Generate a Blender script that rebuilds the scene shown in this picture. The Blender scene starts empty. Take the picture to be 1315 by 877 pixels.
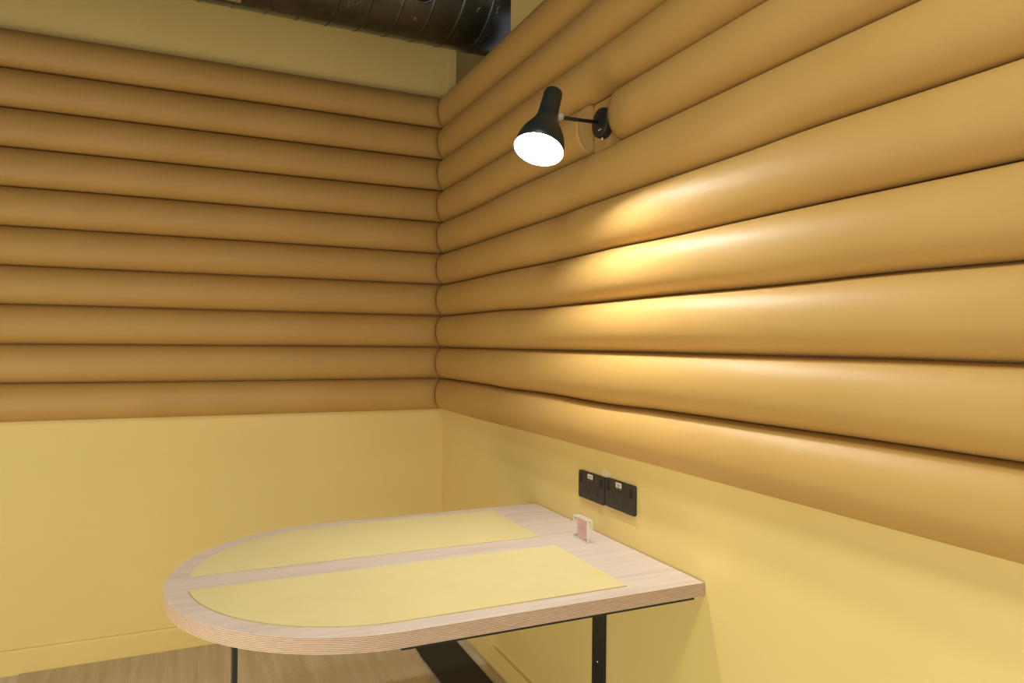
import bpy, bmesh, math, random
from mathutils import Vector, Matrix, noise
random.seed(3)
PI = math.pi
SC = bpy.context.scene
COL = SC.collection

# ------------------------------------------------------------------ materials
def lin(c):
    return tuple(((v/255)/12.92 if v/255 <= .04045 else ((v/255+.055)/1.055)**2.4) for v in c)

def base_mat(name, rgb, rough=.6, metal=0, spec=.5):
    m = bpy.data.materials.new(name); m.use_nodes = True
    nt = m.node_tree; b = nt.nodes['Principled BSDF']
    b.inputs['Base Color'].default_value = (*lin(rgb), 1)
    b.inputs['Roughness'].default_value = rough
    b.inputs['Metallic'].default_value = metal
    b.inputs['Specular IOR Level'].default_value = spec
    return m, nt, b

def N(nt, kind, **kw):
    n = nt.nodes.new(kind)
    for k, v in kw.items():
        if k in n.inputs: n.inputs[k].default_value = v
        else: setattr(n, k, v)
    return n

def coords(nt, scale=(1, 1, 1), kind='Object'):
    tc = N(nt, 'ShaderNodeTexCoord'); mp = N(nt, 'ShaderNodeMapping')
    mp.inputs['Scale'].default_value = scale
    nt.links.new(tc.outputs[kind], mp.inputs['Vector']); return mp.outputs['Vector']

def ramp(nt, src, stops):
    r = N(nt, 'ShaderNodeValToRGB'); cr = r.color_ramp
    while len(cr.elements) < len(stops): cr.elements.new(.5)
    for e, (p, c) in zip(cr.elements, stops):
        e.position = p; e.color = (*lin(c), 1)
    nt.links.new(src, r.inputs['Fac']); return r.outputs['Color']

def bump(nt, b, src, strength, dist=.001, prev=None):
    bp = N(nt, 'ShaderNodeBump'); bp.inputs['Strength'].default_value = strength
    bp.inputs['Distance'].default_value = dist
    nt.links.new(src, bp.inputs['Height'])
    if prev: nt.links.new(prev, bp.inputs['Normal'])
    nt.links.new(bp.outputs['Normal'], b.inputs['Normal']); return bp.outputs['Normal']

def noisy(name, c1, c2, nscale, rough=.6, metal=0, bs=0, bscale=400, bd=.0005, stretch=(1, 1, 1), spec=.5):
    m, nt, b = base_mat(name, c1, rough, metal, spec)
    v = coords(nt, stretch)
    n = N(nt, 'ShaderNodeTexNoise', Scale=nscale, Detail=5.0); nt.links.new(v, n.inputs['Vector'])
    c = ramp(nt, n.outputs['Fac'], [(.35, c1), (.65, c2)])
    nt.links.new(c, b.inputs['Base Color'])
    if bs:
        n2 = N(nt, 'ShaderNodeTexNoise', Scale=bscale, Detail=3.0); nt.links.new(v, n2.inputs['Vector'])
        bump(nt, b, n2.outputs['Fac'], bs, bd)
    return m

C_PAINT1, C_PAINT2 = (222, 195, 121), (226, 200, 126)
C_FAB1, C_FAB2 = (182, 142, 76), (187, 147, 81)
M = {}
M['paint'] = noisy('yellow wall paint', C_PAINT1, C_PAINT2, 1.6, .55, bs=.12, bscale=260, spec=.35)
# the lower right wall: same paint with scuffed plaster above the sockets
def scuffed():
    m = noisy('yellow wall paint with scuffs', C_PAINT1, C_PAINT2, 1.6, .55, bs=.12, bscale=260, spec=.35)
    nt = m.node_tree; b = nt.nodes['Principled BSDF']
    old = b.inputs['Base Color'].links[0].from_socket
    tc = N(nt, 'ShaderNodeTexCoord')
    def blob(cy, cz, ry, rz, th):
        mp = N(nt, 'ShaderNodeMapping'); mp.inputs['Location'].default_value = (0, -cy/ry, -cz/rz)
        mp.inputs['Scale'].default_value = (0, 1/ry, 1/rz)
        nt.links.new(tc.outputs['Object'], mp.inputs['Vector'])
        ln = N(nt, 'ShaderNodeVectorMath', operation='LENGTH'); nt.links.new(mp.outputs['Vector'], ln.inputs[0])
        ns = N(nt, 'ShaderNodeTexNoise', Scale=90.0, Detail=4.0); nt.links.new(tc.outputs['Object'], ns.inputs['Vector'])
        ad = N(nt, 'ShaderNodeMath', operation='MULTIPLY_ADD'); nt.links.new(ns.outputs['Fac'], ad.inputs[0])
        ad.inputs[1].default_value = 1.4; nt.links.new(ln.outputs['Value'], ad.inputs[2])
        lt = N(nt, 'ShaderNodeMapRange'); nt.links.new(ad.outputs[0], lt.inputs['Value'])
        lt.inputs['From Min'].default_value = 1.45; lt.inputs['From Max'].default_value = 1.7
        lt.inputs['To Min'].default_value = th; lt.inputs['To Max'].default_value = 0
        return lt.outputs['Result']
    cur = old
    for args in ((1.785, .905, .026, .013, .6), (1.778, .897, .013, .005, 1.0), (1.727, .917, .0035, .005, .9), (1.775, .809, .011, .006, .5)):
        mx = N(nt, 'ShaderNodeMix', data_type='RGBA')
        nt.links.new(blob(*args), mx.inputs[0]); nt.links.new(cur, mx.inputs[6])
        mx.inputs[7].default_value = (*lin((228, 214, 190)), 1); cur = mx.outputs[2]
    nt.links.new(cur, b.inputs['Base Color']); return m
M['paint_scuff'] = scuffed()
M['fabric'] = noisy('ochre faux leather', C_FAB1, C_FAB2, 3.0, .54, bs=.5, bscale=420, bd=.0007, spec=.42)
M['fabric_end'] = noisy('ochre faux leather ends', (184, 144, 80), (189, 149, 85), 5.0, .55, bs=.3, bscale=420, spec=.3)
M['thread'] = noisy('stitching thread', (120, 84, 40), (140, 100, 52), 30, .8)
M['black'] = noisy('matt black metal', (25, 27, 26), (30, 31, 29), 40, .5, bs=.05)
M['black_board'] = noisy('black stained board', (24, 25, 23), (33, 32, 28), 6, .75, stretch=(40, 1.5, 40), bs=.15, bscale=60)
M['socket'] = noisy('black socket plastic', (47, 42, 38), (52, 47, 42), 60, .5, spec=.4)
M['socket_dark'] = noisy('deep black plastic', (10, 11, 12), (14, 15, 16), 60, .5)
M['socket_tag'] = noisy('pale label', (214, 204, 186), (228, 218, 202), 300, .6)
M['tag_ink'] = noisy('grey ink', (120, 108, 98), (140, 126, 112), 200, .6)
M['chrome'] = noisy('chrome', (205, 205, 205), (220, 220, 220), 60, .18, metal=1)
M['lamp_shade'] = noisy('satin black lamp enamel', (30, 35, 34), (36, 40, 39), 30, .38, spec=.5)
M['lamp_inner'] = noisy('white lamp interior', (240, 240, 236), (246, 246, 243), 30, .5)
M['grey_fit'] = noisy('light grey joint', (168, 158, 150), (184, 172, 164), 60, .5)
M['pink'] = noisy('pink card', (214, 164, 160), (219, 170, 166), 50, .7)
M['ink'] = noisy('brown ink', (116, 82, 84), (130, 92, 92), 200, .7)
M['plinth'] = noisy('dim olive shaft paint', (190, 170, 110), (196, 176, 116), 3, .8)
M['ceiling'] = noisy('dark ceiling', (96, 86, 64), (106, 95, 72), 3, .9)
M['sticker'] = noisy('cream duct sticker', (206, 184, 140), (214, 192, 150), 20, .5)

def bulb_mat():
    m, nt, b = base_mat('lit bulb', (255, 255, 255), .5)
    b.inputs['Emission Color'].default_value = (.95, .98, 1, 1)
    b.inputs['Emission Strength'].default_value = BULB
    return m
BULB = 1020.0
M['bulb'] = bulb_mat()

def glass_mat(name='clear acrylic', haze=.07):
    m, nt, b = base_mat(name, (255, 246, 232), .3)
    tr = N(nt, 'ShaderNodeBsdfTransparent'); gl = N(nt, 'ShaderNodeBsdfGlossy'); gl.inputs['Roughness'].default_value = .05
    m1 = N(nt, 'ShaderNodeMixShader'); m2 = N(nt, 'ShaderNodeMixShader'); m1.inputs[0].default_value = haze; m2.inputs[0].default_value = .05
    nt.links.new(tr.outputs[0], m1.inputs[1]); nt.links.new(b.outputs[0], m1.inputs[2])
    nt.links.new(m1.outputs[0], m2.inputs[1]); nt.links.new(gl.outputs[0], m2.inputs[2])
    nt.links.new(m2.outputs[0], nt.nodes['Material Output'].inputs['Surface']); return m
M['acrylic_edge'] = glass_mat('polished acrylic edge', .45)
M['acrylic'] = glass_mat()

def ply_top():
    m, nt, b = base_mat('pale birch veneer', (224, 198, 170), .42, spec=.4)
    v = coords(nt, (1.2, 22, 22))
    n = N(nt, 'ShaderNodeTexNoise', Scale=2.2, Detail=6.0, Distortion=1.2); nt.links.new(v, n.inputs['Vector'])
    c = ramp(nt, n.outputs['Fac'], [(.3, (195, 173, 155)), (.5, (205, 186, 169)), (.7, (211, 194, 178))])
    nt.links.new(c, b.inputs['Base Color']); bump(nt, b, n.outputs['Fac'], .05, .0004); return m
M['veneer'] = ply_top()

def ply_edge():
    m, nt, b = base_mat('plywood edge', (190, 160, 135), .6, spec=.3)
    v = coords(nt, (1, 1, 1))
    sp = N(nt, 'ShaderNodeSeparateXYZ'); nt.links.new(v, sp.inputs[0])
    ns = N(nt, 'ShaderNodeTexNoise', Scale=14.0, Detail=3.0); nt.links.new(v, ns.inputs['Vector'])
    ma = N(nt, 'ShaderNodeMath', operation='MULTIPLY_ADD'); nt.links.new(ns.outputs['Fac'], ma.inputs[0]); ma.inputs[1].default_value = .0012
    nt.links.new(sp.outputs['Z'], ma.inputs[2])
    mu = N(nt, 'ShaderNodeMath', operation='MULTIPLY'); nt.links.new(ma.outputs[0], mu.inputs[0]); mu.inputs[1].default_value = 2*PI/.0034
    si = N(nt, 'ShaderNodeMath', operation='SINE'); nt.links.new(mu.outputs[0], si.inputs[0])
    mr = N(nt, 'ShaderNodeMapRange'); nt.links.new(si.outputs[0], mr.inputs['Value']); mr.inputs['From Min'].default_value = -1
    c1 = ramp(nt, mr.outputs['Result'], [(.15, (158, 124, 98)), (.75, (212, 187, 164))])
    v2 = coords(nt, (30, 30, 260)); n2 = N(nt, 'ShaderNodeTexNoise', Scale=1.6, Detail=4.0); nt.links.new(v2, n2.inputs['Vector'])
    c2 = ramp(nt, n2.outputs['Fac'], [(.3, (196, 176, 160)), (.6, (255, 250, 246))])
    mx = N(nt, 'ShaderNodeMix', data_type='RGBA', blend_type='MULTIPLY'); mx.inputs[0].default_value = .35
    nt.links.new(c1, mx.inputs[6]); nt.links.new(c2, mx.inputs[7])
    nt.links.new(mx.outputs[2], b.inputs['Base Color']); return m
M['ply_edge'] = ply_edge()
M['inlay'] = noisy('yellow inlay linoleum', (209, 190, 131), (212, 193, 135), 9, .62, bs=.1, bscale=500, spec=.3)

def rug_mat():
    m, nt, b = base_mat('woven beige matting', (190, 165, 125), .85, spec=.2)
    v = coords(nt, (1, 1, 1))
    w = N(nt, 'ShaderNodeTexWave', Scale=55.0, Distortion=.6, Detail=1.0); w.bands_direction = 'X'; nt.links.new(v, w.inputs['Vector'])
    v2 = coords(nt, (18, 1.1, 1)); n = N(nt, 'ShaderNodeTexNoise', Scale=2.0, Detail=6.0); nt.links.new(v2, n.inputs['Vector'])
    c = ramp(nt, n.outputs['Fac'], [(.3, (196, 174, 136)), (.7, (216, 196, 160))])
    c2 = ramp(nt, w.outputs['Fac'], [(.1, (228, 224, 216)), (.7, (255, 255, 255))])
    mx = N(nt, 'ShaderNodeMix', data_type='RGBA', blend_type='MULTIPLY'); mx.inputs[0].default_value = 1
    nt.links.new(c, mx.inputs[6]); nt.links.new(c2, mx.inputs[7]); nt.links.new(mx.outputs[2], b.inputs['Base Color'])
    bump(nt, b, w.outputs['Fac'], .5, .0012); return m
M['rug'] = rug_mat()
M['floor'] = noisy('pale grey wood floor', (186, 174, 150), (208, 198, 176), 2.0, .5, stretch=(28, 1.4, 1), bs=.1, bscale=30)

def duct_mat():
    m, nt, b = base_mat('galvanised spiral duct', (110, 112, 102), .33, metal=1)
    v = coords(nt, (1, 1, 1))
    n = N(nt, 'ShaderNodeTexNoise', Scale=5.0, Detail=6.0); nt.links.new(v, n.inputs['Vector'])
    c = ramp(nt, n.outputs['Fac'], [(.3, (86, 94, 102)), (.7, (122, 130, 134))])
    v2 = coords(nt, (7, 3, 3)); n2 = N(nt, 'ShaderNodeTexNoise', Scale=4.0, Detail=9.0, Roughness=.75); nt.links.new(v2, n2.inputs['Vector'])
    s = ramp(nt, n2.outputs['Fac'], [(.605, (0, 0, 0)), (.68, (255, 255, 255))])
    mx = N(nt, 'ShaderNodeMix', data_type='RGBA'); nt.links.new(s, mx.inputs[0]); nt.links.new(c, mx.inputs[6])
    mx.inputs[7].default_value = (*lin((206, 186, 146)), 1)
    nt.links.new(mx.outputs[2], b.inputs['Base Color'])
    rr = N(nt, 'ShaderNodeMapRange'); nt.links.new(s, rr.inputs['Value']); rr.inputs['To Min'].default_value = .3; rr.inputs['To Max'].default_value = .8
    nt.links.new(rr.outputs['Result'], b.inputs['Roughness'])
    mm = N(nt, 'ShaderNodeMapRange'); nt.links.new(s, mm.inputs['Value']); mm.inputs['To Min'].default_value = 1; mm.inputs['To Max'].default_value = .2
    nt.links.new(mm.outputs['Result'], b.inputs['Metallic']); return m
M['duct'] = duct_mat()
M['duct_dark'] = noisy('dark duct gasket', (30, 30, 28), (38, 37, 34), 40, .6)

# ------------------------------------------------------------------ object helpers
def obj(name, bm, mat, parent=None, smooth=False, mats=None):
    bm.normal_update()
    me = bpy.data.meshes.new(name); bm.to_mesh(me); bm.free()
    for m in (mats or [mat]): me.materials.append(m)
    if smooth:
        for p in me.polygons: p.use_smooth = True
    o = bpy.data.objects.new(name, me); COL.objects.link(o)
    if parent: o.parent = parent
    return o

def tag(o, label, cat, group=None):
    o['label'] = label; o['category'] = cat
    if group: o['group'] = group
    return o

def empty(name, loc, label, cat, group=None):
    o = bpy.data.objects.new(name, None); COL.objects.link(o); o.location = loc; o.empty_display_size = .05
    return tag(o, label, cat, group)

def struct(o):
    o['kind'] = 'structure'; return o

def box(bm, x0, x1, y0, y1, z0, z1, bev=0, seg=2):
    vs = [bm.verts.new((x, y, z)) for x in (x0, x1) for y in (y0, y1) for z in (z0, z1)]
    fs = []
    for q in ((0, 1, 3, 2), (4, 6, 7, 5), (0, 4, 5, 1), (2, 3, 7, 6), (0, 2, 6, 4), (1, 5, 7, 3)):
        fs.append(bm.faces.new([vs[i] for i in q]))
    if bev:
        es = list({e for f in fs for e in f.edges})
        bmesh.ops.bevel(bm, geom=es, offset=bev, segments=seg, affect='EDGES', profile=.5)

def frame(axis):
    a = Vector(axis).normalized(); h = Vector((0, 0, 1)) if abs(a.z) < .9 else Vector((1, 0, 0))
    u = a.cross(h).normalized(); return a, u, a.cross(u)

def lathe(bm, prof, origin, axis, seg=48, close=True):
    a, u, w = frame(axis); o = Vector(origin); rings = []
    for t, r in prof:
        if r < 1e-6: rings.append([bm.verts.new(o + a*t)])
        else: rings.append([bm.verts.new(o + a*t + (u*math.cos(2*PI*i/seg) + w*math.sin(2*PI*i/seg))*r) for i in range(seg)])
    for r0, r1 in zip(rings, rings[1:]):
        for i in range(seg):
            j = (i+1) % seg
            if len(r0) == 1 and len(r1) == 1: continue
            if len(r0) == 1: bm.faces.new((r0[0], r1[j], r1[i]))
            elif len(r1) == 1: bm.faces.new((r0[i], r0[j], r1[0]))
            else: bm.faces.new((r0[i], r0[j], r1[j], r1[i]))
    bmesh.ops.recalc_face_normals(bm, faces=bm.faces[:])

def prism(bm, pts, z0, z1, bev=0, side_mat=0):
    lo = [bm.verts.new((x, y, z0)) for x, y in pts]; hi = [bm.verts.new((x, y, z1)) for x, y in pts]
    f1 = bm.faces.new(lo[::-1]); f2 = bm.faces.new(hi); n = len(pts)
    for i in range(n):
        f = bm.faces.new((lo[i], lo[(i+1) % n], hi[(i+1) % n], hi[i])); f.material_index = side_mat
    if bev:
        bmesh.ops.bevel(bm, geom=list(f2.edges)+list(f1.edges), offset=bev, segments=2, affect='EDGES', profile=.5, material=-1)

# ------------------------------------------------------------------ dimensions (metres)
XR, YL = 1.1225, 3.268          # right wall and left wall planes
ZT, PITCH, D = 2.4677, .15, .064
XU = 1.17                       # right wall above the padding steps back
Y_OPEN = 2.615                  # duct opening starts here
ZC = 3.5

# ------------------------------------------------------------------ the room shell
def slab(name, mat, *b):
    bm = bmesh.new(); box(bm, *b); return struct(obj(name, bm, mat))
slab('floor', M['floor'], -2.6, 1.9, -2.6, 4.0, -.1, 0)
slab('ceiling', M['ceiling'], -2.6, XU+.1, -2.6, 4.1, ZC, ZC+.1)
slab('wall_left', M['paint'], -2.6, XU, YL, YL+.12, 0, ZC)
slab('wall_right', M['paint_scuff'], XR, XR+.12, -1.0, YL, 0, ZT-.003)
slab('wall_right_upper', M['paint'], XU, XU+.1, -1.0, Y_OPEN, ZT-.003, ZC)
slab('ceiling_shaft', M['ceiling'], XU+.1, 2.3, 1.9, 4.3, 4.3, 4.4)
bm = bmesh.new()                # the shaft seen through the duct opening
box(bm, XU+.9, XU+.95, Y_OPEN-.3, 4.0, ZT-.2, ZC); box(bm, XU, XU+.9, 3.9, 4.0, ZT-.2, ZC)
box(bm, XU+.1, XU+.9, Y_OPEN-.3, Y_OPEN-.25, ZT-.2, ZC); box(bm, XU+.001, XU+.9, YL+.12, 3.9, ZT-.2, ZT-.1)
struct(obj('wall_shaft', bm, M['plinth']))
def baseboard_left():
    bm = bmesh.new(); f = YL-.012
    pts = [(YL-.0005, 0), (f, 0), (f, .086), (f+.003, .0945), (YL-.0005, .0955)]
    a = [bm.verts.new((-2.6, y, z)) for y, z in pts]; b = [bm.verts.new((XR-.016, y, z)) for y, z in pts]
    for i in range(5): bm.faces.new((a[i], a[(i+1) % 5], b[(i+1) % 5], b[i]))
    bm.faces.new(a[::-1]); bm.faces.new(b); bmesh.ops.recalc_face_normals(bm, faces=bm.faces[:])
    return struct(obj('baseboard_left', bm, M['paint']))
def baseboard_right():
    bm = bmesh.new(); f = XR-.016
    pts = [(XR-.0005, 0), (f, 0), (f, .080), (f+.002, .083), (XR-.0005, .084)]
    a = [bm.verts.new((x, -1.0, z)) for x, z in pts]; b = [bm.verts.new((x, YL-.0005, z)) for x, z in pts]
    for i in range(5): bm.faces.new((a[i], a[(i+1) % 5], b[(i+1) % 5], b[i]))
    bm.faces.new(a[::-1]); bm.faces.new(b); bmesh.ops.recalc_face_normals(bm, faces=bm.faces[:])
    return struct(obj('baseboard_right', bm, M['paint']))
baseboard_left(); baseboard_right()
bm = bmesh.new(); box(bm, 1.128, XU, YL-.008, YL-.0003, ZT+.02, 3.1, .001)
struct(obj('trim_1', bm, M['paint']))

# ------------------------------------------------------------------ padded rolls
SAG = {   # how far each seam of the right wall strays from straight: (distance along the wall, mm)
    3: [(.6, -1), (1.14, 0), (1.47, -1), (2.2, 1), (3.25, -2)],
    4: [(.6, 0), (1.09, 1.7), (1.47, 0), (1.86, -3), (2.35, 1.5), (2.77, -5), (3.25, -4)],
    5: [(.63, -3), (1.0, 0), (1.24, -4), (1.6, -4), (1.85, -3.5), (2.12, -6.5), (2.5, -5), (3.25, -4)],
    6: [(.63, -2.8), (1.0, -2), (1.47, -4.2), (1.73, -1.8), (2.12, -3.2), (2.5, -.5), (3.25, -4)],
    7: [(.63, -1.3), (.82, 0), (1.13, -3.2), (1.47, -2), (1.87, -4), (2.22, -5.5), (2.57, 0), (3.25, -2)],
    8: [(.63, -.4), (.9, 1.4), (1.5, 1), (2.15, -.4), (2.7, -1), (3.25, -2)],
    9: [(.63, 3.6), (.9, 4.4), (1.29, 2.9), (1.5, 1.6), (1.75, -3), (2.15, 1.5), (2.48, -2), (2.7, 1.5), (3.25, 1)],
    10: [(.63, 4), (1.1, 4), (2.14, 4), (2.88, -1), (3.25, 0)]}
def sag(k, s):
    t = SAG.get(k)
    if not t: return .004*noise.noise(Vector((s*1.7, k*5.3, 9.4)))
    if s <= t[0][0]: return t[0][1]*.001
    for (a, u), (b, v) in zip(t, t[1:]):
        if s <= b:
            q = (s-a)/(b-a); q = q*q*(3-2*q); return (u+(v-u)*q)*.001
    return t[-1][1]*.001

def seam(k, s, side):           # height of the seam k at the distance s along the wall
    if side == 'L':
        w = .0022*noise.noise(Vector((s*1.3, k*7.7, 3.1)))
    else:
        w = sag(k, s)*min(1, max(0, (YL-s)/.35))
    return ZT - PITCH*k + (0 if k in (0,) else w)

def roll_verts(k, side, a0, a1, mitre=True, free0=False, n=88, m=26):
    """side R: runs along y from the corner; a0 far end, a1 near end. free0: a0 is a free rounded end"""
    bm = bmesh.new(); rows = []
    for i in range(n+1):
        u = i/n
        u = u*u*(3-2*u)*.35 + u*.65
        row = []
        for j in range(m+1):
            th = PI*j/m - PI/2
            ex = 2/2.08
            cz = math.copysign(abs(math.sin(th))**ex, math.sin(th)); dx = abs(math.cos(th))**ex
            d = D*dx
            end = a0 + (0 if not mitre else -(d + .0006) if side == 'R' else (-(d + .0006)))
            s = end + (a1-end)*u
            dist0 = abs(s-end); dist1 = abs(s-a1)
            f = 1.0
            if mitre: f = 1 - .045*math.exp(-(dist0/.012))
            if free0: f = 1 - .16*max(0, 1-dist0/.028)**2.2
            zt, zb = seam(k, s, side)-.0009, seam(k+1, s, side)+.0009
            amp = 1 + (.03 if side == 'R' else .015)*noise.noise(Vector((s*2.2, k*3.3, 1.7)))
            if side == 'R' and k == 3 and s < 1.71: amp += .05*noise.noise(Vector((s*16, cz*3, 5)))*math.exp(-abs(s-1.55)/.12)
            zc, zh = (zt+zb)/2, (zt-zb)/2
            dd = .0008 + d*f*amp
            z = zc + cz*zh*(1-.3*(1-f))
            row.append(bm.verts.new((XR-dd, s, z) if side == 'R' else (s, YL-dd, z)))
        rows.append(row)
    for r0, r1 in zip(rows, rows[1:]):
        for j in range(m): bm.faces.new((r0[j], r0[j+1], r1[j+1], r1[j]))
        bm.faces.new((r0[m], r0[0], r1[0], r1[m]))
    bm.faces.new(rows[0]); bm.faces.new(rows[-1][::-1])
    bmesh.ops.recalc_face_normals(bm, faces=bm.faces[:])
    return bm

ORD = ['topmost', 'second', 'third', 'fourth', 'fifth', 'sixth', 'seventh', 'eighth', 'ninth', 'lowest']
def shade_roll(o):
    for p in o.data.polygons: p.use_smooth = len(p.vertices) == 4
    return o
def end_piping(k, side, s, parent):      # thin seam cord that follows the D outline
    bm = bmesh.new(); zt, zb = seam(k, s, side), seam(k+1, s, side); zc, zh = (zt+zb)/2, (zt-zb)/2
    pts = []
    for j in range(31):
        th = PI*j/30-PI/2; ex = 2/2.08
        pts.append(Vector((XR-.0008-(D*.985)*abs(math.cos(th))**ex, s, zc+math.copysign(abs(math.sin(th))**ex, math.sin(th))*zh*.985)))
    for p0, p1 in zip(pts, pts[1:]): tube(bm, [p0, p1], .0011, 6)
    return obj('seam_piping', bm, M['fabric_end'], parent)

def tube(bm, pts, r, seg=10, cap=True):
    rings = []
    for i, p in enumerate(pts):
        t = (Vector(pts[min(i+1, len(pts)-1)])-Vector(pts[max(i-1, 0)]))
        a, u, w = frame(t)
        rings.append([bm.verts.new(Vector(p)+(u*math.cos(2*PI*q/seg)+w*math.sin(2*PI*q/seg))*r) for q in range(seg)])
    for r0, r1 in zip(rings, rings[1:]):
        for q in range(seg): bm.faces.new((r0[q], r0[(q+1) % seg], r1[(q+1) % seg], r1[q]))
    if cap: bm.faces.new(rings[0][::-1]); bm.faces.new(rings[-1])

for k in range(10):
    o = shade_roll(obj('padded_wall_roll', roll_verts(k, 'L', XR, -2.3), M['fabric']))
    place = {0: 'topmost of the ten ochre padded rolls on the left wall, under bare yellow wall',
             9: 'lowest of the ten ochre padded rolls on the left wall, just above bare yellow wall'}.get(
             k, '%s ochre padded roll from the top on the left wall' % ORD[k])
    tag(o, place, 'wall padding', 'padded rolls on the left wall')
    if k != 3:
        o = shade_roll(obj('padded_wall_roll', roll_verts(k, 'R', YL, -.6, n=130), M['fabric']))
        place = {0: 'topmost ochre padded roll on the right wall, passing beside the metal duct',
                 4: 'ochre padded roll on the right wall running directly under the wall lamp bracket',
                 2: 'ochre padded roll on the right wall directly above the wall lamp bracket',
                 9: 'lowest ochre padded roll on the right wall, above the black sockets'}.get(
                 k, '%s ochre padded roll from the top on the right wall' % ORD[k])
        tag(o, place, 'wall padding', 'padded rolls on the right wall')
G0, G1 = 1.867, 1.712            # the gap for the lamp in the fourth roll
far = shade_roll(obj('padded_wall_roll', roll_verts(3, 'R', YL, G0), M['fabric']))
tag(far, 'ochre padded roll piece between the room corner and the wall lamp, with stitched flat end', 'wall padding', 'padded rolls on the right wall')
# its flat end cap with a stitched outline
def d_outline(k, s, inset, n=30):
    zt, zb = seam(k, s, 'R'), seam(k+1, s, 'R'); zc, zh = (zt+zb)/2, (zt-zb)/2; out = []
    for j in range(n+1):
        th = PI*j/n-PI/2; ex = 2/2.08
        out.append((XR-.0012-(D-inset)*abs(math.cos(th))**ex, zc+math.copysign(abs(math.sin(th))**ex, math.sin(th))*(zh-inset)))
    return out
bm = bmesh.new(); ol = d_outline(3, G0, .0006)
a = [bm.verts.new((x, G0-.0003, z)) for x, z in ol]
ol2 = d_outline(3, G0, .0010); b = [bm.verts.new((x, G0-.0012, z)) for x, z in ol2]
for i in range(len(a)-1): bm.faces.new((a[i], a[i+1], b[i+1], b[i]))
bm.faces.new(b); bm.faces.new(a[::-1]); bm.faces.new((a[-1], a[0], b[0], b[-1]))
bmesh.ops.recalc_face_normals(bm, faces=bm.faces[:])
cap = obj('end_cap', bm, M['fabric_end'], far)
bm = bmesh.new(); st = d_outline(3, G0, .0050, 70)
for i in range(0, 70, 2):
    tube(bm, [(st[i][0], G0-.0014, st[i][1]), (st[i+1][0], G0-.0014, st[i+1][1])], .0005, 6)
obj('stitching', bm, M['thread'], cap)
bm = bmesh.new(); box(bm, XR-.006, XR-.0005, G1+.004, G0-.004, seam(4, 1.8, 'R')+.001, seam(3, 1.8, 'R')-.001, .002)
bs_ = obj('backing_strip', bm, M['fabric_end'], far)
near = shade_roll(obj('padded_wall_roll', roll_verts(3, 'R', G1, -.6, mitre=False, free0=True), M['fabric']))
tag(near, 'ochre padded roll piece starting beside the lamp bracket and running towards the viewer', 'wall padding', 'padded rolls on the right wall')
bm = bmesh.new(); tube(bm, [(XR-.054, G1-.003, seam(3, G1, 'R')-.012), (XR-.058, G1-.002, seam(3, G1, 'R')+.004), (XR-.066, G1-.001, seam(3, G1, 'R')+.022)], .0006, 6)
obj('loose_thread', bm, M['fabric_end'], near)

# ------------------------------------------------------------------ duct
DY, DZ, DR = 2.9, 2.847, .2685
duct = empty('ventilation_duct', (-.5, DY, DZ), 'round galvanised spiral metal duct running above the left wall padding into the corner', 'duct')
def spiral2():
    # plain helix: x shifts by one pitch per turn, tube closed by wrapping into the next turn
    P = .12; bm = bmesh.new(); nt = 96; turns = 27; x0 = -2.05
    us = [0, .004, .0055, .009, .0105, .014, .04, .08]; hs = [0, 0, .0022, .0022, 0, 0, 0, 0]
    rows = []                      # rows[i] = circumferential samples continuing turn after turn
    for a_, (u, h) in enumerate(zip(us, hs)):
        rows.append([bm.verts.new((x0+.5+u+P*t/nt, (DR+h)*math.cos(2*PI*t/nt), -(DR+h)*math.sin(2*PI*t/nt))) for t in range(nt*turns+1)])
    for a_ in range(len(us)-1):
        for t in range(nt*turns): bm.faces.new((rows[a_][t], rows[a_][t+1], rows[a_+1][t+1], rows[a_+1][t])).material_index = 1 if a_ in (1, 3) else 0
    for t in range(nt*(turns-1)): bm.faces.new((rows[-1][t], rows[-1][t+1], rows[0][t+1+nt], rows[0][t+nt]))
    bmesh.ops.bisect_plane(bm, geom=bm.verts[:]+bm.edges[:]+bm.faces[:], plane_co=(1.125+.5, 0, 0), plane_no=(1, 0, 0), clear_outer=True)
    bmesh.ops.recalc_face_normals(bm, faces=bm.faces[:])
    return bm
o = obj('spiral_pipe', spiral2(), None, duct, True, mats=[M['duct'], M['duct_dark']])
def ring(bm, x0, x1, r0, r1, seg=96):
    lathe(bm, [(0, r0), (0, r1), (x1-x0, r1), (x1-x0, r0), (0, r0)], (x0+.5, 0, 0), (1, 0, 0), seg)
bm = bmesh.new(); ring(bm, 1.126, 1.132, DR-.004, DR+.0035); obj('coupling_gasket', bm, M['duct_dark'], duct, True)
bm = bmesh.new(); ring(bm, 1.1325, 1.95, DR-.002, DR+.0015); obj('coupling_sleeve', bm, M['duct'], duct)
nrm = Vector((0, -.80, -.60)); c0 = Vector((.822+.5, -.80*DR, -.60*DR))
bm = bmesh.new(); lathe(bm, [(-.014, .050), (.012, .050), (.015, .053), (.015, .060), (.010, .062), (-.014, .062)], c0, nrm, 48)
nz = obj('air_outlet', bm, M['duct'], duct, True)
bm = bmesh.new(); lathe(bm, [(.004, 0), (.004, .0498)], c0, nrm, 48); obj('outlet_opening', bm, M['duct_dark'], nz)
bm = bmesh.new()
rows = []
for x in (.02, .166):
    rows.append([bm.verts.new((x+.5, (DR+.0045)*math.cos(t), (DR+.0045)*math.sin(t))) for t in [math.radians(180+88-i*3.0) for i in range(16)]])
for i in range(15): bm.faces.new((rows[0][i], rows[0][i+1], rows[1][i+1], rows[1][i]))
bmesh.ops.solidify(bm, geom=bm.faces[:], thickness=.0012)
lab = obj('sticker', bm, M['sticker'], duct)

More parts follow.
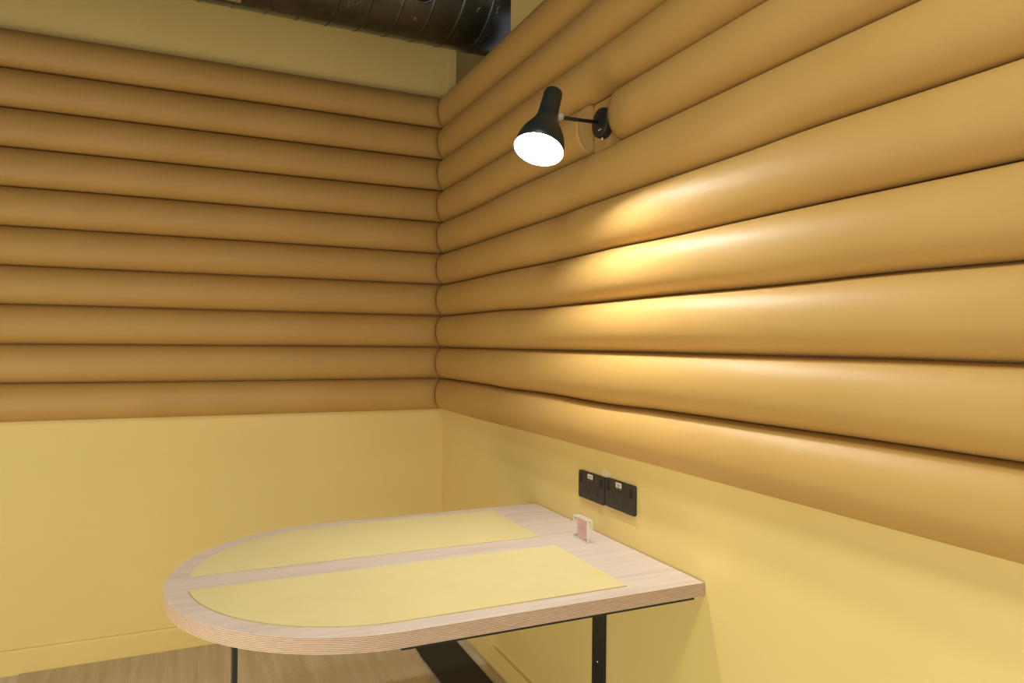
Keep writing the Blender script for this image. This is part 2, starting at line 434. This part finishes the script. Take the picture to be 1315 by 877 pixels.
# ------------------------------------------------------------------ table
TX0, TR, TYC, TZ, TT = .4035, .4503, 1.7945, .725, .032
table = empty('wall_table', (.6, TYC, 0), 'pale plywood wall table with a round end and two yellow inlays', 'table')
def L(bm):                        # world to table space
    bmesh.ops.translate(bm, verts=bm.verts[:], vec=(-.6, -TYC, 0)); return bm
def d_shape(x0, r, yc, x1, n=64, y0=None, y1=None):
    pts = [(x1, yc-r), ]
    pts = [(x1, yc+r)]
    for i in range(n+1):
        a = PI/2+PI*i/n; pts.append((x0+r*math.cos(a), yc+r*math.sin(a)))
    pts.append((x1, yc-r)); return pts
bm = bmesh.new(); pts = d_shape(TX0, TR, TYC, XR-.0025)
# little rounding of the two wall corners
prism(bm, pts, TZ-TT, TZ, .0012, side_mat=1); L(bm)
bm.normal_update()
for f in bm.faces: f.material_index = 0 if abs(f.normal.z) > .8 else 1
obj('tabletop', bm, None, table, mats=[M['veneer'], M['ply_edge']])
MR = TR-.0485
def inlay(sign):
    ya, yb = (.0555, MR) ; pts = []
    xi = .935
    a0 = math.asin(.047/MR)
    if sign < 0:
        lo = .044
        a0 = math.asin(lo/MR)
        for i in range(41):
            a = PI+a0+(PI/2-a0)*i/40; pts.append((TX0+MR*math.cos(a), TYC+MR*math.sin(a)))
        pts += [(xi, TYC-MR), (xi, TYC-lo)]
    else:
        lo = .056
        a0 = math.asin(lo/MR)
        for i in range(41):
            a = PI-a0-(PI/2-a0)*i/40; pts.append((TX0+MR*math.cos(a), TYC+MR*math.sin(a)))
        pts += [(xi, TYC+MR), (xi, TYC+lo)]; pts = pts[::-1]
    bm = bmesh.new(); prism(bm, pts, TZ+.0001, TZ+.0026, .0011); L(bm)
    bmesh.ops.recalc_face_normals(bm, faces=bm.faces[:])
    o = obj('inlay_panel', bm, M['inlay'], table)
    o['label'] = 'yellow inlay panel nearer the viewer' if sign < 0 else 'yellow inlay panel on the far side'
inlay(-1); inlay(1)
bm = bmesh.new(); box(bm, .383, 1.093, 1.3475, 2.2415, TZ-TT-.0062, TZ-TT-.0004, .0006); L(bm); obj('support_plate', bm, M['black'], table)
bm = bmesh.new(); box(bm, .099, .110, 1.765, 1.825, .008, TZ-TT-.0012, .001)
box(bm, .060, .149, 1.745, 1.845, 0.0045, .0085, .001)
box(bm, .099, .40, 1.765, 1.825, TZ-TT-.0105, TZ-TT-.0063, .001); L(bm); obj('leg', bm, M['black'], table)
bm = bmesh.new(); box(bm, XR-.009, XR-.0006, 1.778, 1.845, .086, TZ-TT-.0064, .0008); L(bm)
up = obj('wall_upright', bm, M['black'], table)
for z in (.345, .60, .12):
    bm = bmesh.new(); lathe(bm, [(0, 0), (0, .0042), (-.0012, .0036), (-.002, 0)][::-1], (XR-.009, 1.812, z), (1, 0, 0), 20); L(bm)
    obj('screw', bm, M['chrome'], up, True)

# ------------------------------------------------------------------ floor pieces
bm = bmesh.new()
prism(bm, [(-.58, YL-.014), (-.52, 2.45), (-.47, 1.1), (-.44, .2), (.66, .2), (.735, 1.1), (.8365, 2.45), (.884, 2.88), (.88, YL-.014)], .0002, .004, .001)
tag(obj('floor_mat', bm, M['rug']), 'beige woven ribbed floor mat under the round end of the table', 'mat')
bm = bmesh.new(); pts = [(1.052, .75), (1.052, 2.915)]
for i in range(13):
    a = PI/2+PI/2*i/12; pts.append((.878+.05+.05*math.cos(a), 2.865+.05*math.sin(a)))
pts += [(.878, .75)]
prism(bm, pts, .0045, .016, .002)
tag(obj('floor_board', bm, M['black_board']), 'long black stained board lying on the floor beneath the table by the wall', 'board')

# ------------------------------------------------------------------ sockets
def socket(y0, y1, zc, label):
    h = .0415; yc = (y0+y1)/2; w = (y1-y0)/2
    t = empty('double_socket', (XR, yc, zc), label, 'power socket', 'black double sockets above the table')
    F = -.009                      # front face, x in local space
    bm = bmesh.new()
    pts = []
    r = .006
    for cy, cz, a0 in ((w-r, h-r, 0), (-w+r, h-r, 90), (-w+r, -h+r, 180), (w-r, -h+r, 270)):
        for i in range(7):
            a = math.radians(a0+15*i); pts.append((cy+r*math.cos(a), cz+r*math.sin(a)))
    vs0 = [bm.verts.new((-.0004, y, z)) for y, z in pts]; vs1 = [bm.verts.new((F, y, z)) for y, z in pts]; n = len(pts)
    f = bm.faces.new(vs1); bm.faces.new(vs0[::-1])
    for i in range(n): bm.faces.new((vs0[i], vs0[(i+1) % n], vs1[(i+1) % n], vs1[i]))
    bmesh.ops.recalc_face_normals(bm, faces=bm.faces[:])
    bmesh.ops.bevel(bm, geom=list(f.edges), offset=.0022, segments=3, affect='EDGES', profile=.5)
    obj('faceplate', bm, M['socket'], t)
    # +y is away from the viewer (left in the photograph)
    for s in (1, -1):
        bm = bmesh.new(); box(bm, F-.0028, F+.0005, s*.0585-.0055, s*.0585+.0055, .008, .033, .0018, 3)
        # rocker tilt
        for v in bm.verts:
            if v.co.x < F-.001: v.co.x += .0016*(v.co.z-.0205)/.0125
        o_ = obj('rocker_switch', bm, M['socket_dark'], t)
    for s in (1, -1):
        c = s*.0265
        bm = bmesh.new(); box(bm, F-.0004, F+.001, c-.0165, c+.0165, -.028, .010, .0003)
        fr = obj('outlet', bm, M['socket'], t)
        bm = bmesh.new()
        box(bm, F-.0007, F, c-.0022, c+.0022, -.004, .0065); box(bm, F-.0007, F, c-.0145, c-.0075, -.0215, -.0155); box(bm, F-.0007, F, c+.0075, c+.0145, -.0215, -.0155)
        obj('pin_holes', bm, M['socket_dark'], fr)
    bm = bmesh.new(); box(bm, F-.0012, F+.0005, -.020, .020, .0135, .037, .0006); usb = obj('usb_module', bm, M['socket'], t)
    bm = bmesh.new(); box(bm, F-.0017, F-.001, -.0135, .0155, .024, .0385, .0002); tg = obj('paper_tag', bm, M['socket_tag'], usb); tg['label'] = 'pale paper tag'
    bm = bmesh.new()
    for a, b_, c_, d_ in ((-.007, -.004, .0285, .034), (-.002, .0012, .0275, .0335), (.003, .0042, .0285, .0345), (.0062, .0092, .028, .0335), (-.009, .010, .0262, .0268)):
        box(bm, F-.0019, F-.0016, a, b_, c_, d_)
    obj('printed_marks', bm, M['tag_ink'], tg)
    bm = bmesh.new()
    for c in (.0085, -.0085): box(bm, F-.0016, F-.001, c-.0062, c+.0062, .0155, .0215, .0002)
    pt = obj('usb_port', bm, M['socket_dark'], usb)
    bm = bmesh.new()
    for c in (.0085, -.0085): box(bm, F-.0019, F-.0015, c-.004, c+.004, .0192, .0205)
    obj('contact_tongue', bm, M['chrome'], pt)
    return t
socket(1.7875, 1.9355, .8545, 'black double wall socket on the left of the pair, nearer the room corner')
socket(1.6295, 1.7795, .8575, 'black double wall socket on the right of the pair, nearer the viewer')

# ------------------------------------------------------------------ acrylic sign
SX, SY = 1.0345, 1.7715
sign = empty('acrylic_sign_block', (SX, SY, TZ), 'small clear acrylic block sign holding a pink card on the table', 'sign holder')
hw, hh, ht = .0395, .0655, .0105
for s in (-1, 1):
    bm = bmesh.new(); box(bm, .0006 if s > 0 else -ht, ht if s > 0 else -.0006, -hw, hw, .0003, hh, .0009)
    bm.normal_update()
    for f in bm.faces: f.material_index = 0 if abs(f.normal.x) > .9 else 1
    obj('acrylic_half', bm, None, sign, mats=[M['acrylic'], M['acrylic_edge']])
bm = bmesh.new(); box(bm, -.0003, .0003, -.0275, .0275, .002, .062); card = obj('card', bm, M['pink'], sign); card['label'] = 'pink printed card'
bm = bmesh.new()
def words(z, y0, y1, hgt, n):
    w = (y1-y0)/n
    for i in range(n):
        a = y0+i*w; box(bm, -.00045, -.00031, a+w*.08, a+w*(.62+.3*random.random()), z, z+hgt)
words(.039, -.010, .010, .0022, 4); words(.034, -.016, .016, .0012, 6); words(.0305, -.013, .014, .0012, 5)
obj('printing', bm, M['ink'], card)
for y in (-.033, .033):
    for z in (.008, .0575):
        bm = bmesh.new(); lathe(bm, [(-ht+.001, 0), (-ht+.001, .0028), (ht-.001, .0028), (ht-.001, 0)], (0, y, z), (1, 0, 0), 20)
        obj('magnet_pin', bm, M['chrome'], sign, False)

# ------------------------------------------------------------------ wall lamp
BY, BZ = 1.797, 1.941
lamp = empty('wall_lamp', (XR-.006, BY, BZ), 'black wall lamp with bell shade, lit, on a short arm', 'lamp')
LO = Vector((XR-.006, BY, BZ))
bm = bmesh.new(); lathe(bm, [(.0, 0), (.0, .0445), (.018, .0445), (.023, .0425), (.026, .038), (.027, .020), (.031, .011), (.034, 0)], (0, 0, 0), (-1, 0, 0), 56)
base = obj('wall_plate', bm, M['black'], lamp, True)
base.data.polygons.foreach_set('use_smooth', [True]*len(base.data.polygons))
bm = bmesh.new(); lathe(bm, [(0, 0), (0, .0035), (.008, .0032), (.012, .0022), (.014, 0)], (-.018, -.012, -.0425), (-.35, -.1, -.9), 20)
obj('toggle_switch', bm, M['chrome'], base, True)
bm = bmesh.new(); box(bm, -.0292, -.0262, -.016, -.002, -.026, -.0225, .0004); obj('maker_badge', bm, M['grey_fit'], base)
A = Vector((.8579, 1.674, 1.8911)); n = Vector((-.3455, -.2475, -.9052)).normalized()
J = Vector((.8979, 1.6707, 1.892))
bm = bmesh.new(); p0 = Vector((XR-.006-.030, BY, BZ)); tube(bm, [p0-LO, J-LO], .0052, 16); obj('arm', bm, M['black'], lamp, True)
side = (J-A) - n*(J-A).dot(n); side.normalize()
bm = bmesh.new(); jo = J-LO
lathe(bm, [(-.016, 0), (-.016, .009), (-.008, .0115), (-.002, .011), (.0015, .0065), (.003, 0)], jo+side*.004, side, 28)
obj('joint_knuckle', bm, M['grey_fit'], lamp, True)
prof = [(-.093, 0), (-.093, .012), (-.0918, .020), (-.088, .0252), (-.082, .0272), (-.04, .0282), (-.010, .0290), (.006, .0315), (.020, .0362), (.034, .0432), (.050, .0522), (.066, .0600), (.084, .0660), (.102, .0698), (.119, .0712)]
prof = [(t*.93, q*.93) for t, q in prof]
inner = [(t, q-.0014) for t, q in prof[::-1] if q > .018 and t > -.078]
bm = bmesh.new(); lathe(bm, prof+[(.1112, .0655)]+inner[:1], A-LO, n, 72)
sh = obj('lamp_shade', bm, M['lamp_shade'], lamp, True)
bm = bmesh.new(); lathe(bm, inner+[(-.076, 0)], A-LO, n, 72); obj('shade_lining', bm, M['lamp_inner'], sh, True)
BC, BR = .077, .030
bm = bmesh.new()
pr = [(BC+BR*math.cos(a), max(0, BR*math.sin(a))) for a in [PI*i/24 for i in range(20)]]
pr[0] = (BC+BR, 0)
pr += [(BC-.042, .0125), (BC-.070, .0125), (BC-.070, 0)]
lathe(bm, pr, A-LO, n, 40); obj('bulb', bm, M['bulb'], lamp, True)

# ------------------------------------------------------------------ ceiling spot, added fill lights and ambient world
def area(name, loc, target, sx, sy, power, col):
    l = bpy.data.lights.new(name, 'AREA'); l.shape = 'RECTANGLE'; l.size = sx; l.size_y = sy; l.energy = power; l.color = col
    o = bpy.data.objects.new(name, l); COL.objects.link(o); o.location = loc
    o.rotation_euler = (Vector(target)-Vector(loc)).to_track_quat('-Z', 'Y').to_euler(); return o
area('ceiling_spot_light', (0, .3, 2.95), (0, .3, 0), .4, .4, 25, (.92, 1, .88)).data.spread = math.radians(150)
area('side_fill_light', (-1.6, 1.0, .45), (1.1, 2.2, .7), 1.2, .8, 25, (1, .95, .72))  # added warm fill from the low left, no window stands there
area('near_fill_light', (-.3, -.9, .8), (1.0, 2.4, .7), 1.2, .8, 16, (.88, .95, 1))  # added cool fill from low behind the camera, not an actual source
w = bpy.data.worlds.new('World'); SC.world = w; w.use_nodes = True
bg = w.node_tree.nodes['Background']; bg.inputs['Color'].default_value = (1, .87, .85, 1); bg.inputs['Strength'].default_value = .40

# ------------------------------------------------------------------ camera
cd = bpy.data.cameras.new('Camera'); cam = bpy.data.objects.new('Camera', cd); COL.objects.link(cam)
yaw, pit, rol, f, h = .42688742, .00272283, .00985254, 911.36228, 1.28818932
F = Vector((math.sin(yaw)*math.cos(pit), math.cos(yaw)*math.cos(pit), math.sin(pit)))
R = Vector((math.cos(yaw), -math.sin(yaw), 0)); U = R.cross(F)
R2 = math.cos(rol)*R + math.sin(rol)*U; U2 = -math.sin(rol)*R + math.cos(rol)*U
mat = Matrix((( R2.x, U2.x, -F.x, 0), (R2.y, U2.y, -F.y, 0), (R2.z, U2.z, -F.z, h), (0, 0, 0, 1)))
cam.matrix_world = mat
cd.sensor_width = 36; cd.lens = f*36/1315; cd.clip_start = .02
SC.camera = cam
SC.view_settings.view_transform = 'Standard'; SC.view_settings.look = 'None'
SC.view_settings.gamma = 1; SC.view_settings.use_curve_mapping = False
SC.view_settings.exposure = 0
